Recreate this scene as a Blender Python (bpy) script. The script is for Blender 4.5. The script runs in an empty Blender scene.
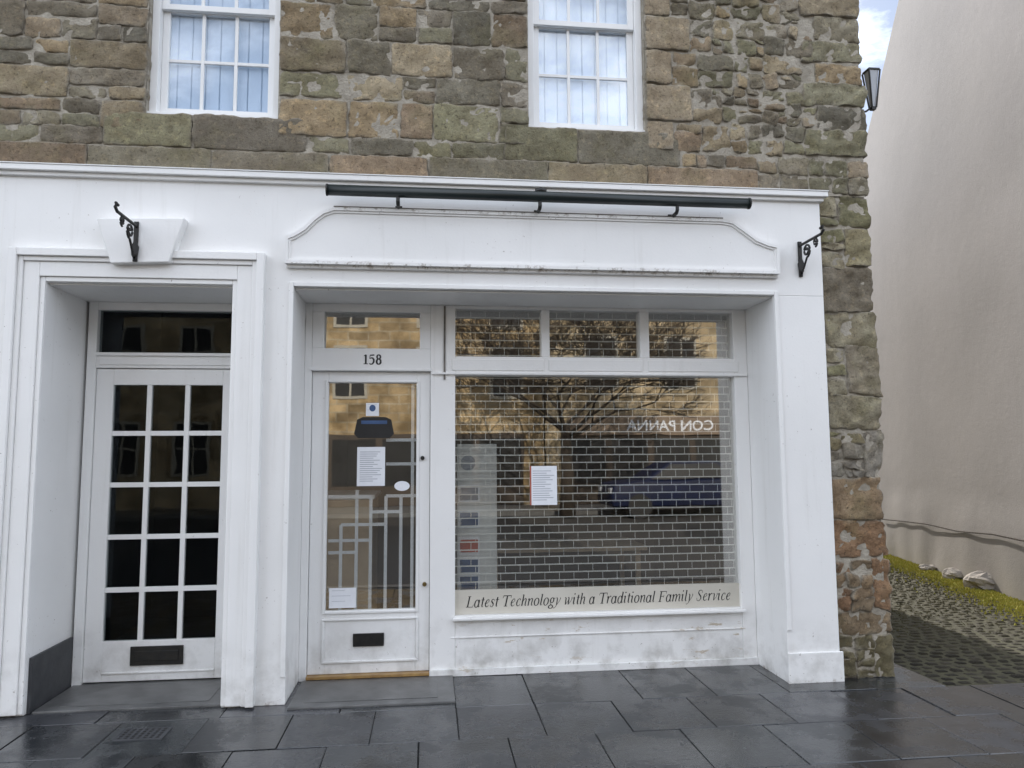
import bpy, math, random
from mathutils import Vector, Matrix, noise
random.seed(7)
C=bpy.context.scene.collection
sc=bpy.context.scene
sc.view_settings.view_transform='Standard'; sc.view_settings.look='None'; sc.view_settings.exposure=0
# ---------------------------------------------------------------- camera
F=740.0; yw,pt,rl=map(math.radians,(6.386,5.363,-0.346)); EYE=1.55
fw=Vector((math.sin(yw)*math.cos(pt),math.cos(yw)*math.cos(pt),math.sin(pt)))
r0=Vector((math.cos(yw),-math.sin(yw),0)); u0=r0.cross(fw)
rt=r0*math.cos(rl)+u0*math.sin(rl); up=-r0*math.sin(rl)+u0*math.cos(rl)
cd=bpy.data.cameras.new('camera'); cam=bpy.data.objects.new('camera',cd); C.objects.link(cam)
cd.sensor_width=36; cd.lens=F/1024*36; cd.clip_end=2000; cd.clip_start=.05
m=Matrix((rt,up,-fw)).transposed().to_4x4(); m.translation=Vector((0,0,EYE)); cam.matrix_world=m
sc.camera=cam
def ray(px,py): return rt*((px-512)/F)-up*((py-384)/F)+fw
def A(px,py,Y=4.9):
    d=ray(px,py); t=Y/d.y; return d.x*t, EYE+d.z*t
def G(px,py,z=0.0):
    d=ray(px,py); t=(z-EYE)/d.z; return d.x*t,d.y*t
def AX(px,py,Y): return A(px,py,Y)[0]
def AZ(px,py,Y): return A(px,py,Y)[1]
def RP(x0,y0,x1,y1,Y):
    xm=(x0+x1)/2; ym=(y0+y1)/2
    return AX(x0,ym,Y),AX(x1,ym,Y),AZ(xm,y1,Y),AZ(xm,y0,Y)   # X0,X1,Z0,Z1
# ---------------------------------------------------------------- mesh builder
class MB:
    def __init__(s): s.v=[]; s.f=[]; s.c=[]
    def add(s,vs,fs,col=None):
        n=len(s.v); s.v+=[tuple(v) for v in vs]; s.f+=[tuple(i+n for i in f) for f in fs]
        if isinstance(col,list): s.c+=col
        else: s.c+=[col or (1,1,1)]*len(vs)
        return s
    def box(s,x0,x1,y0,y1,z0,z1,col=None):
        if x0>x1:x0,x1=x1,x0
        if y0>y1:y0,y1=y1,y0
        if z0>z1:z0,z1=z1,z0
        return s.add([(x0,y0,z0),(x1,y0,z0),(x1,y1,z0),(x0,y1,z0),(x0,y0,z1),(x1,y0,z1),(x1,y1,z1),(x0,y1,z1)],
          [(0,3,2,1),(4,5,6,7),(0,1,5,4),(1,2,6,5),(2,3,7,6),(3,0,4,7)],col)
    def prism(s,pts,y0,y1,col=None):   # pts (x,z) counter clockwise seen from -Y
        n=len(pts)
        vs=[(x,y0,z) for x,z in pts]+[(x,y1,z) for x,z in pts]
        fs=[tuple(range(n)),tuple(range(2*n-1,n-1,-1))]+[((i+1)%n,i,i+n,(i+1)%n+n) for i in range(n)]
        return s.add(vs,fs,col)
    def tube(s,pts,r,n=8,cap=True,col=None):
        P=[Vector(p) for p in pts]; R=r if isinstance(r,(list,tuple)) else [r]*len(P)
        vs=[];fs=[]; ref=None
        for i,p in enumerate(P):
            d=(P[min(i+1,len(P)-1)]-P[max(i-1,0)]).normalized()
            if ref is None: ref=Vector((0,0,1)) if abs(d.z)<.9 else Vector((1,0,0))
            a=d.cross(ref)
            if a.length<1e-4: a=d.cross(Vector((0,1,0)))
            a.normalize(); b=d.cross(a)
            for k in range(n):
                t=2*math.pi*k/n; vs.append(p+(a*math.cos(t)+b*math.sin(t))*R[i])
        for i in range(len(P)-1):
            for k in range(n):
                k2=(k+1)%n; fs.append((i*n+k,i*n+k2,(i+1)*n+k2,(i+1)*n+k))
        if cap: fs.append(tuple(range(n-1,-1,-1))); fs.append(tuple((len(P)-1)*n+k for k in range(n)))
        return s.add(vs,fs,col)
    def quad(s,a,b,c,d,col=None): return s.add([a,b,c,d],[(0,1,2,3)],col)
    def disc(s,x,y,z,rx,rz,t=.002,n=20):
        return s.prism([(x+rx*math.cos(2*math.pi*k/n),z+rz*math.sin(2*math.pi*k/n)) for k in range(n)],y,y+t)
def props(o,label=None,cat=None,group=None,kind=None):
    if label:o['label']=label
    if cat:o['category']=cat
    if group:o['group']=group
    if kind:o['kind']=kind
    return o
def E(name,loc,label,cat,group=None):
    o=bpy.data.objects.new(name,None); C.objects.link(o); o.location=loc; o.empty_display_size=.1
    return props(o,label,cat,group)
def mk(name,mb,mat,parent=None,bevel=0,smooth=False,label=None,cat=None,group=None,kind=None):
    me=bpy.data.meshes.new(name); me.from_pydata(mb.v,[],mb.f); me.update()
    if any(c!=(1,1,1) for c in mb.c):
        at=me.color_attributes.new('Col','FLOAT_COLOR','POINT')
        at.data.foreach_set('color',[q for c in mb.c for q in (c[0],c[1],c[2],1)])
    if smooth: me.polygons.foreach_set('use_smooth',[True]*len(me.polygons))
    me.materials.append(mat)
    o=bpy.data.objects.new(name,me); C.objects.link(o)
    if parent:
        o.parent=parent
        if parent.type=='EMPTY': o.location=-parent.location
    if bevel:
        b=o.modifiers.new('bevel','BEVEL'); b.width=bevel; b.segments=2; b.limit_method='ANGLE'
    return props(o,label,cat,group,kind)
def rawtext(s,shear,offset,depth):
    cu=bpy.data.curves.new('t','FONT'); cu.body=s; cu.shear=shear; cu.offset=offset; cu.extrude=depth; cu.resolution_u=4
    ob=bpy.data.objects.new('t',cu); C.objects.link(ob)
    dg=bpy.context.evaluated_depsgraph_get(); dg.update()
    me=bpy.data.meshes.new_from_object(ob.evaluated_get(dg))
    vs=[tuple(v.co) for v in me.vertices]; fs=[tuple(p.vertices) for p in me.polygons]
    bpy.data.objects.remove(ob); bpy.data.curves.remove(cu); bpy.data.meshes.remove(me)
    return vs,fs
def text(s,x0,x1,z0,z1,y,mat,name,parent,shear=0,offset=0,face=-1,depth=.0015,**k):
    vs,fs=rawtext(s,shear,offset,depth)
    xs=[v[0] for v in vs]; ys=[v[1] for v in vs]
    ax,bx,ay,by=min(xs),max(xs),min(ys),max(ys)
    mb=MB(); out=[]
    for v in vs:
        u=(v[0]-ax)/(bx-ax); w=(v[1]-ay)/(by-ay)
        if face==-1: out.append((x0+(x1-x0)*u,y-v[2],z0+(z1-z0)*w))
        else: out.append((x1-(x1-x0)*u,y+v[2],z0+(z1-z0)*w))
    mb.add(out,fs)
    return mk(name,mb,mat,parent,**k)
# ---- drawn serif italic letters: strokes of (x, y, width)
TK,TN=.088,.034
def arc(cx,cy,rx,ry,a0,a1,n=14):
    out=[]
    for i in range(n+1):
        t=math.radians(a0+(a1-a0)*i/n); out.append((cx+rx*math.cos(t),cy+ry*math.sin(t),TN+(TK-TN)*abs(math.cos(t))**1.3))
    return out
def ss(k,dx=0): return [(x*k+dx,y*k,w) for x,y,w in ((.31,.33,.03),(.29,.41,.03),(.20,.455,.04),(.11,.42,.06),(.09,.34,.075),(.16,.26,.085),(.25,.18,.085),(.27,.09,.07),(.19,-.005,.04),(.08,.01,.03),(.04,.12,.03))]
def arch(x): return [(x,.26,.03),(x+.09,.40,.04),(x+.17,.445,.055),(x+.225,.41,.07),(x+.235,.32,.08),(x+.22,.09,.08),(x+.25,.005,.05),(x+.32,.06,.028)]
def vee(x): return [[(x,.42,.03),(x+.06,.44,.05),(x+.10,.36,.075),(x+.12,.0,.07)],[(x+.12,.0,.03),(x+.28,.22,.03),(x+.33,.38,.045),(x+.30,.445,.05)]]
stemx=lambda x,h:[(x,h,TK),(x,.0,TK)]
tail=lambda x,h:[(x,h,TK),(x,.08,TK),(x+.03,.005,.05),(x+.10,.06,.028)]
BK=.15
GL={
'o':(.46,[arc(.22,.22,.16,.225,0,360,22)]),
'a':(.48,[arc(.20,.21,.14,.225,20,340,18),tail(.35,.44)]),
'd':(.48,[arc(.20,.21,.14,.225,20,340,18),tail(.35,.68),[(.26,.67,.03),(.35,.68,.03)]]),
'e':(.41,[[(.08,.20,.03),(.22,.24,.03),(.31,.32,.04),(.29,.42,.05),(.22,.45,.035),(.12,.36,.065),(.08,.22,TK),(.10,.08,.07),(.18,.0,.05),(.27,.02,.035),(.34,.10,.028)]]),
'c':(.40,[[(.31,.34,.06),(.30,.42,.045),(.22,.45,.035),(.12,.36,.065),(.08,.22,TK),(.10,.08,.07),(.18,.0,.05),(.27,.02,.035),(.34,.10,.028)]]),
't':(.29,[tail(.13,.58),[(.02,.43,.032),(.26,.43,.032)]]),
's':(.36,[ss(1)]),
'S':(.52,[ss(1.47)]),
'T':(.62,[[(.03,.64,.045),(.60,.64,.045)],[(.03,.655,.03),(.01,.50,.03)],[(.60,.655,.03),(.60,.50,.03)],[(.31,.64,.095),(.31,0,.095)],[(.19,.012,.03),(.43,.012,.03)]]),
'L':(.57,[[(.14,.65,.095),(.14,0,.095)],[(.03,.65,.03),(.26,.65,.03)],[(.03,.015,.035),(.50,.015,.035)],[(.50,.0,.03),(.54,.16,.03)]]),
'F':(.57,[[(.14,.65,.095),(.14,0,.095)],[(.03,.64,.04),(.54,.64,.04)],[(.54,.65,.03),(.55,.50,.03)],[(.14,.34,.034),(.38,.34,.034)],[(.385,.42,.028),(.375,.26,.028)],[(.03,.012,.03),(.26,.012,.03)]]),
'h':(.47,[stemx(.10,.68),[(.02,.665,.03),(.10,.68,.03)],arch(.11)]),
'n':(.47,[stemx(.10,.43),[(.01,.36,.028),(.06,.43,.04),(.10,.43,.05)],arch(.11)]),
'm':(.72,[stemx(.10,.43),[(.01,.36,.028),(.06,.43,.04),(.10,.43,.05)],arch(.11)[:-2]+[(.33,.0,.08)],arch(.36)]),
'r':(.35,[stemx(.10,.43),[(.01,.36,.028),(.06,.43,.04),(.10,.43,.05)],[(.11,.25,.03),(.19,.40,.04),(.25,.45,.05),(.31,.41,.075)]]),
'l':(.26,[tail(.10,.68),[(.02,.665,.03),(.10,.68,.03)]]),
'i':(.26,[tail(.10,.43),[(.01,.36,.028),(.06,.43,.04),(.10,.43,.05)],[(.09,.60,.085),(.09,.68,.085)]]),
'g':(.44,[arc(.20,.29,.12,.155,0,360,18),[(.14,.15,.03),(.09,.08,.04),(.16,.03,.05),(.28,-.03,.06)],arc(.17,-.10,.155,.10,45,400,18),[(.29,.39,.03),(.40,.42,.05)]]),
'v':(.42,vee(.04)),'w':(.66,vee(.04)+[[(a+.22,b,c) for a,b,c in q] for q in vee(.04)]),
'y':(.42,vee(.04)+[[(.16,.0,.05),(.10,-.12,.035),(.02,-.19,.03),(-.05,-.17,.05)]]),
' ':(.24,[]),
'1':(.46,[[(.24,.66,BK),(.24,.02,BK)],[(.08,.56,.05),(.24,.66,.06)],[(.06,.02,.05),(.42,.02,.05)]]),
'5':(.56,[[(.14,.62,.09),(.48,.64,.09)],[(.13,.64,.05),(.10,.38,.05)],[(.10,.38,.05),(.22,.44,.08),(.36,.42,.12),(.44,.30,BK),(.43,.16,BK),(.34,.03,.11),(.18,-.01,.07),(.08,.06,.10)]]),
'8':(.56,[[(.28+.14*math.cos(math.radians(a)),.51+.14*math.sin(math.radians(a)),.06+.08*abs(math.cos(math.radians(a)))) for a in range(0,361,20)],[(.28+.17*math.cos(math.radians(a)),.18+.18*math.sin(math.radians(a)),.06+.10*abs(math.cos(math.radians(a)))) for a in range(0,361,20)]])}
def serif_text(s,x0,x1,z0,z1,y,mat,name,parent,shear=.27,ay=-.22,by=.70):
    mb=MB(); X=0; out=[];fs=[]; si=0
    for ch in s:
        adv,st=GL[ch]
        for q in st:
            si+=1; n0=len(out)
            for i,(a,b,w) in enumerate(q):
                p0=q[max(i-1,0)]; p1=q[min(i+1,len(q)-1)]; d=Vector((p1[0]-p0[0],p1[1]-p0[1])).normalized()
                nx,ny=-d.y*w/2,d.x*w/2
                for sg in(1,-1):
                    xx=X+a+nx*sg; yy=b+ny*sg; out.append((xx+yy*shear,yy,(si%5)*.00008))
            for i in range(len(q)-1): fs.append((n0+2*i,n0+2*i+1,n0+2*i+3,n0+2*i+2))
        X+=adv
    xs=[v[0] for v in out]; ax,bx=min(xs),max(xs)
    mb.add([(x0+(x1-x0)*(a-ax)/(bx-ax),y-c,z0+(z1-z0)*(b-ay)/(by-ay)) for a,b,c in out],fs)
    return mk(name,mb,mat,parent)
# ---------------------------------------------------------------- materials
def newmat(name):
    m=bpy.data.materials.new(name); m.use_nodes=True; nt=m.node_tree; b=nt.nodes['Principled BSDF']; return m,nt,b
def nz(nt,scale,detail=4,vec=None,rough=.55,dist=0):
    n=nt.nodes.new('ShaderNodeTexNoise'); n.inputs['Scale'].default_value=scale; n.inputs['Detail'].default_value=detail
    n.inputs['Roughness'].default_value=rough; n.inputs['Distortion'].default_value=dist
    if vec: nt.links.new(vec,n.inputs['Vector'])
    return n.outputs['Fac']
def pos(nt,sc=None):
    g=nt.nodes.new('ShaderNodeNewGeometry').outputs['Position']
    if sc:
        mp=nt.nodes.new('ShaderNodeMapping'); mp.inputs['Scale'].default_value=sc; nt.links.new(g,mp.inputs['Vector']); return mp.outputs[0]
    return g
def rng(nt,val,a,b,c=0,d=1):
    n=nt.nodes.new('ShaderNodeMapRange'); nt.links.new(val,n.inputs[0]); 
    for i,x in enumerate((a,b,c,d)): n.inputs[i+1].default_value=x
    return n.outputs[0]
def mix(nt,f,a,b,mode='MIX'):
    n=nt.nodes.new('ShaderNodeMix'); n.data_type='RGBA'; n.blend_type=mode
    for s,i in((f,0),(a,6),(b,7)):
        if isinstance(s,(int,float)): n.inputs[i].default_value=s
        elif isinstance(s,(tuple,list)): n.inputs[i].default_value=(*s[:3],1)
        else: nt.links.new(s,n.inputs[i])
    return n.outputs[2]
def mth(nt,op,a,b=None):
    n=nt.nodes.new('ShaderNodeMath'); n.operation=op
    for i,s in enumerate((a,b)):
        if s is None: continue
        if isinstance(s,(int,float)): n.inputs[i].default_value=s
        else: nt.links.new(s,n.inputs[i])
    return n.outputs[0]
def bump(nt,b,h,strength,dist=.01):
    n=nt.nodes.new('ShaderNodeBump'); n.inputs['Strength'].default_value=strength; n.inputs['Distance'].default_value=dist
    nt.links.new(h,n.inputs['Height']); nt.links.new(n.outputs[0],b.inputs['Normal'])
def simple(name,c1,c2=None,scale=8,rough=.6,bmp=.2,bs=60,metal=0,bd=.003,spec=None):
    m,nt,b=newmat(name); c2=c2 or tuple(x*.8 for x in c1)
    p=pos(nt); nt.links.new(mix(nt,rng(nt,nz(nt,scale,5,p),.3,.7),c1,c2),b.inputs['Base Color'])
    b.inputs['Roughness'].default_value=rough; b.inputs['Metallic'].default_value=metal
    if spec is not None: b.inputs['Specular IOR Level'].default_value=spec
    if bmp: bump(nt,b,nz(nt,bs,3,p),bmp,bd)
    return m
def paint(name,base=(.87,.865,.85),dirt=1.0,lowdirt=1.0,ledges=(),peel=0):
    m,nt,b=newmat(name); p=pos(nt)
    z=nt.nodes.new('ShaderNodeSeparateXYZ'); nt.links.new(p,z.inputs[0]); z=z.outputs[2]
    big=rng(nt,nz(nt,1.6,4,p),.4,.8)
    c=mix(nt,mth(nt,'MULTIPLY',big,.3*dirt),base,(.68,.68,.66))
    st=rng(nt,nz(nt,1,5,pos(nt,(14,14,.9)),.6),.58,.82)
    c=mix(nt,mth(nt,'MULTIPLY',st,.28*dirt),c,(.50,.48,.43))
    low=rng(nt,z,0,.45,1,0)
    n2=rng(nt,nz(nt,7,6,p,.6),.45,.78)
    c=mix(nt,mth(nt,'MULTIPLY',mth(nt,'MULTIPLY',n2,low),.6*lowdirt),c,(.22,.20,.16))
    sp=rng(nt,nz(nt,38,5,p,.7),.665,.69)
    sp2=rng(nt,nz(nt,2.2,2,p),.45,.62)
    spk=mth(nt,'MULTIPLY',sp,mth(nt,'MAXIMUM',mth(nt,'MULTIPLY',sp2,.75*dirt),mth(nt,'MULTIPLY',low,lowdirt)))
    c=mix(nt,spk,c,(.16,.11,.07))
    if peel:
        pl=mth(nt,'MULTIPLY',rng(nt,nz(nt,5,7,pos(nt,(1,1,3.2)),.7),.60,.635),rng(nt,nz(nt,1.3,2,p),.42,.58))
        c=mix(nt,mth(nt,'MULTIPLY',pl,peel),c,(.52,.44,.34))
    for zc,wd in ledges:   # weathering gathered along a ledge
        near=rng(nt,mth(nt,'ABSOLUTE',mth(nt,'SUBTRACT',z,zc)),0,wd,1,0)
        c=mix(nt,mth(nt,'MULTIPLY',mth(nt,'MULTIPLY',near,rng(nt,nz(nt,17,6,p,.75),.52,.62)),.8*dirt),c,(.20,.15,.10))
    nt.links.new(c,b.inputs['Base Color']); b.inputs['Roughness'].default_value=.4
    bump(nt,b,mix(nt,.5,nz(nt,9,3,p),nz(nt,60,3,p)),.22,.006)
    return m
M_white=paint('white_gloss_paint',ledges=((0.0,.03),)); M_white2=paint('white_door_paint',(.84,.84,.83),.6,1.0)
M_sign=paint('white_sign_paint',ledges=((AZ(530,213,4.86),.035),(AZ(530,269,4.86),.03)))
M_apron=paint('scuffed_white_paint',(.85,.845,.83),1.2,1.3,peel=.9)
M_clean=simple('clean_white_paint',(.86,.86,.85),(.80,.80,.79),3,.35,.05)
MORT=(.45,.41,.34)
def stonemat():
    m,nt,b=newmat('sandstone'); p=pos(nt)
    a=nt.nodes.new('ShaderNodeAttribute'); a.attribute_name='Col'
    c=a.outputs['Color']
    c=mix(nt,rng(nt,nz(nt,6,8,p,.75),.34,.68),c,mix(nt,1,c,(.56,.52,.46),'MULTIPLY'))
    c=mix(nt,rng(nt,nz(nt,20,7,p,.8),.52,.66),c,mix(nt,1,c,(1.5,1.45,1.34),'MULTIPLY'))
    c=mix(nt,mth(nt,'MULTIPLY',rng(nt,nz(nt,2.3,7,p,.72),.50,.66),.34),c,(.28,.26,.12))
    c=mix(nt,rng(nt,nz(nt,3.4,8,pos(nt,(1,1,1.8)),.8),.58,.67,0,.5),c,(.10,.085,.065))
    c=mix(nt,rng(nt,nz(nt,48,5,p,.75),.56,.68,0,.8),c,(.08,.063,.045))
    c=mix(nt,rng(nt,nz(nt,30,4,pos(nt,(1,1,1)),.7,1),.65,.73,0,.5),c,(.46,.43,.36))
    nt.links.new(c,b.inputs['Base Color']); b.inputs['Roughness'].default_value=.93
    bump(nt,b,mix(nt,.5,nz(nt,14,9,p,.8),nz(nt,60,6,p,.8)),1.0,.042); return m
M_stone=stonemat()
M_mortar=simple('lime_mortar',MORT,(.28,.25,.20),14,.95,.9,70,0,.012)
def rubblemat():
    m,nt,b=newmat('side_rubble'); p=pos(nt,(2.5,2.5,4.5))
    v=nt.nodes.new('ShaderNodeTexVoronoi'); v.inputs['Scale'].default_value=1; nt.links.new(p,v.inputs['Vector'])
    e=nt.nodes.new('ShaderNodeTexVoronoi'); e.feature='DISTANCE_TO_EDGE'; e.inputs['Scale'].default_value=1; nt.links.new(p,e.inputs['Vector'])
    hs=nt.nodes.new('ShaderNodeSeparateColor'); nt.links.new(v.outputs['Color'],hs.inputs[0])
    c=mix(nt,hs.outputs[0],(.30,.24,.16),(.18,.16,.11))
    c=mix(nt,rng(nt,nz(nt,12,5,pos(nt)),.3,.7),c,mix(nt,1,c,(.5,.5,.5),'MULTIPLY'))
    c=mix(nt,rng(nt,e.outputs['Distance'],.03,.07),(.24,.21,.16),c)
    nt.links.new(c,b.inputs['Base Color']); b.inputs['Roughness'].default_value=.9
    bump(nt,b,rng(nt,e.outputs['Distance'],0,.15),.8,.03); return m
M_side=rubblemat()
def oppmat(name,c1,c2,mo):
    m,nt,b=newmat(name); p=pos(nt)
    mp=nt.nodes.new('ShaderNodeMapping'); mp.inputs['Rotation'].default_value=(math.radians(90),0,0); nt.links.new(p,mp.inputs[0])
    br=nt.nodes.new('ShaderNodeTexBrick'); br.inputs['Scale'].default_value=1; br.inputs['Brick Width'].default_value=.62; br.inputs['Row Height'].default_value=.28; br.inputs['Mortar Size'].default_value=.02
    br.inputs['Color1'].default_value=(*c1,1); br.inputs['Color2'].default_value=(*c2,1); br.inputs['Mortar'].default_value=(*mo,1); nt.links.new(mp.outputs[0],br.inputs[0])
    c=mix(nt,rng(nt,nz(nt,1.1,7,p,.7),.38,.62),br.outputs[0],mix(nt,1,br.outputs[0],(.40,.38,.34),'MULTIPLY'))
    nt.links.new(c,b.inputs['Base Color']); b.inputs['Roughness'].default_value=.9; return m
M_opp=oppmat('sunny_sandstone',(.60,.44,.24),(.34,.25,.14),(.48,.41,.29)); M_opp2=oppmat('pale_sandstone',(.64,.50,.31),(.40,.32,.20),(.52,.44,.32))
def glass(name,fac=.35,tint=(.85,.88,.87),wav=.04,gc=(1,.98,.95)):
    m=bpy.data.materials.new(name); m.use_nodes=True; nt=m.node_tree; nt.nodes.clear()
    out=nt.nodes.new('ShaderNodeOutputMaterial'); tr=nt.nodes.new('ShaderNodeBsdfTransparent'); gl=nt.nodes.new('ShaderNodeBsdfGlossy')
    tr.inputs[0].default_value=(*tint,1); gl.inputs['Roughness'].default_value=.012; gl.inputs[0].default_value=(*gc,1)
    mx=nt.nodes.new('ShaderNodeMixShader'); mx.inputs[0].default_value=fac
    bp=nt.nodes.new('ShaderNodeBump'); bp.inputs['Strength'].default_value=wav; bp.inputs['Distance'].default_value=.01
    nt.links.new(nz(nt,2.2,2,pos(nt)),bp.inputs['Height']); nt.links.new(bp.outputs[0],gl.inputs['Normal'])
    nt.links.new(tr.outputs[0],mx.inputs[1]); nt.links.new(gl.outputs[0],mx.inputs[2]); nt.links.new(mx.outputs[0],out.inputs[0]); return m
M_glass=glass('shop_glass',.25,(.96,.97,.96)); M_glassd=glass('entrance_door_glass',.028,(.7,.72,.72),.12,(.45,.5,.55)); M_glassu=glass('sash_glass',.12,(.92,.95,.98),.1)
M_black=simple('black_iron',(.015,.016,.017),(.03,.028,.025),20,.45,.3,80,.3)
M_ink=simple('black_ink',(.012,.012,.012),(.02,.02,.02),5,.6,0)
M_trough=simple('dark_green_trough',(.010,.016,.017),(.016,.024,.023),6,.35,.05,40)
M_steel=simple('galvanised_steel',(.92,.91,.87),(.80,.78,.73),12,.45,0)
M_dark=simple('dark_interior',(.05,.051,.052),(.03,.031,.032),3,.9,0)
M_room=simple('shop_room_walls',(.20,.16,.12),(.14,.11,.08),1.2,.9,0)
M_paper=simple('paper',(.85,.87,.91),(.80,.82,.86),30,.7,0)
M_print=simple('grey_print',(.30,.32,.38),(.38,.40,.44),60,.7,0)
M_panel=simple('grey_display_panel',(.74,.74,.73),(.66,.66,.65),6,.5,0)
M_red=simple('red_print',(.50,.12,.08),(.4,.1,.07),9,.7,0)
M_blue=simple('blue_print',(.06,.12,.26),(.04,.08,.18),9,.6,0)
M_cream=simple('cream_band',(.60,.57,.50),(.53,.50,.43),4,.5,0)
M_wood=simple('pale_counter_wood',(.66,.52,.36),(.56,.43,.29),5,.4,.3,60)
M_thr=simple('worn_oak_threshold',(.42,.27,.10),(.26,.15,.06),14,.4,.3,60)
M_brass=simple('brass',(.35,.26,.10),(.2,.15,.07),30,.35,.1,90,.8)
M_slate=simple('roof_slate',(.08,.085,.095),(.05,.053,.06),6,.6,.5,12,0,.02)
M_lead=simple('lead_flashing',(.20,.18,.16),(.08,.07,.06),12,.6,.4,40)
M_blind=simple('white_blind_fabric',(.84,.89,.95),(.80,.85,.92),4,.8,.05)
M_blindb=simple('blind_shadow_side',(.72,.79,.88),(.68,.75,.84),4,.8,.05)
M_plinth=simple('dark_slate_plinth',(.06,.062,.066),(.035,.036,.04),9,.6,.4,40)
M_conc=simple('concrete_step',(.14,.14,.137),(.075,.075,.074),7,.35,.5,120,0,.004)
def slabmat(name,c1,c2,rlo,rhi,bd=.006):
    m,nt,b=newmat(name); p=pos(nt)
    a=nt.nodes.new('ShaderNodeAttribute'); a.attribute_name='Col'
    c=mix(nt,rng(nt,nz(nt,6,6,p,.65),.3,.7),c1,c2); c=mix(nt,1,c,a.outputs['Color'],'MULTIPLY')
    c=mix(nt,rng(nt,nz(nt,90,3,p,.7),.62,.72,0,.35),c,(.14,.15,.15))
    nt.links.new(c,b.inputs['Base Color'])
    nt.links.new(rng(nt,nz(nt,3.0,7,p,.7),.42,.58,rlo,rhi),b.inputs['Roughness'])
    b.inputs['Specular IOR Level'].default_value=.85
    bump(nt,b,mix(nt,.4,nz(nt,5,6,p,.6),nz(nt,45,6,p,.7)),.5,bd); return m
M_pave=slabmat('wet_flagstone',(.014,.016,.018),(.036,.038,.040),.04,.40)
def settmat():
    m,nt,b=newmat('wet_setts'); p=pos(nt)
    a=nt.nodes.new('ShaderNodeAttribute'); a.attribute_name='Col'
    c=mix(nt,rng(nt,nz(nt,9,6,p,.65),.3,.7),(.05,.046,.037),(.028,.026,.021)); c=mix(nt,1,c,a.outputs['Color'],'MULTIPLY')
    y=nt.nodes.new('ShaderNodeSeparateXYZ'); nt.links.new(p,y.inputs[0])
    far=rng(nt,mth(nt,'ADD',y.outputs[1],mth(nt,'MULTIPLY',nz(nt,1.3,5,p,.7),2.0)),6.2,8.2)
    c=mix(nt,mth(nt,'MULTIPLY',far,rng(nt,nz(nt,11,7,p,.8),.38,.52)),c,(.075,.066,.034))
    c=mix(nt,rng(nt,nz(nt,50,4,p,.75),.58,.66,0,.4),c,(.10,.09,.06))
    nt.links.new(c,b.inputs['Base Color']); b.inputs['Roughness'].default_value=.65; b.inputs['Specular IOR Level'].default_value=.12
    bump(nt,b,mix(nt,.4,nz(nt,30,6,p,.6),nz(nt,120,6,p,.7)),1.0,.02); return m
M_sett=settmat()
M_joint=simple('dark_joint',(.012,.012,.012),(.02,.02,.018),20,.8,.4)
M_grit=simple('joint_grit',(.07,.066,.03),(.04,.036,.02),20,.9,.9,90,0,.01)
M_asph=simple('asphalt',(.040,.036,.032),(.028,.025,.022),30,.8,.6,200,0,.004)
M_ground=simple('rough_earth',(.09,.085,.07),(.06,.06,.05),2,.95,.3)
M_moss=simple('moss',(.24,.25,.03),(.36,.30,.05),20,.95,.6,80,0,.01)
M_gravel=simple('gravel',(.09,.08,.045),(.045,.042,.02),40,.95,.6,80,0,.01,spec=.1)
M_rock=simple('pale_rubble',(.45,.41,.36),(.28,.25,.22),9,.9,.9,25,0,.02)
def rendermat():
    m,nt,b=newmat('cream_render'); p=pos(nt)
    z=nt.nodes.new('ShaderNodeSeparateXYZ'); nt.links.new(p,z.inputs[0]); z=z.outputs[2]
    c=mix(nt,rng(nt,nz(nt,.8,7,p,.65),.3,.7),(.53,.495,.475),(.47,.44,.42))
    c=mix(nt,rng(nt,nz(nt,1,6,pos(nt,(3,3,.5)),.65),.55,.85,0,.16),c,(.36,.33,.31))
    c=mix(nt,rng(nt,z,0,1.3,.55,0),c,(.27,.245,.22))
    c=mix(nt,rng(nt,nz(nt,14,6,p,.7),.58,.75,0,.3),c,(.32,.29,.27))
    nt.links.new(c,b.inputs['Base Color']); b.inputs['Roughness'].default_value=.9
    bump(nt,b,mix(nt,.4,nz(nt,5,6,p,.65),nz(nt,50,6,p,.75)),.4,.018); return m
M_render=rendermat()
M_frame=simple('cream_window_paint',(.42,.39,.32),(.34,.31,.25),3,.6,0)
M_winglass=simple('dark_window_glass',(.03,.03,.03),(.05,.05,.05),1,.3,0,spec=.2)
M_fascia=simple('tan_fascia',(.27,.20,.14),(.22,.16,.11),2,.5,0)
M_fdark=simple('dark_shopfront_paint',(.07,.05,.035),(.04,.03,.022),2,.5,0)
M_bark=simple('bark',(.06,.045,.032),(.035,.027,.02),12,.9,.8,30,0,.02)
M_carblue=simple('navy_car_paint',(.006,.012,.045),(.005,.010,.035),2,.5,0,spec=.2)
M_tyre=simple('tyre_rubber',(.02,.02,.02),(.03,.03,.03),20,.8,0)
M_lampglass=simple('opal_lamp_glass',(.45,.47,.5),(.4,.42,.45),5,.2,0)
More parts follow.
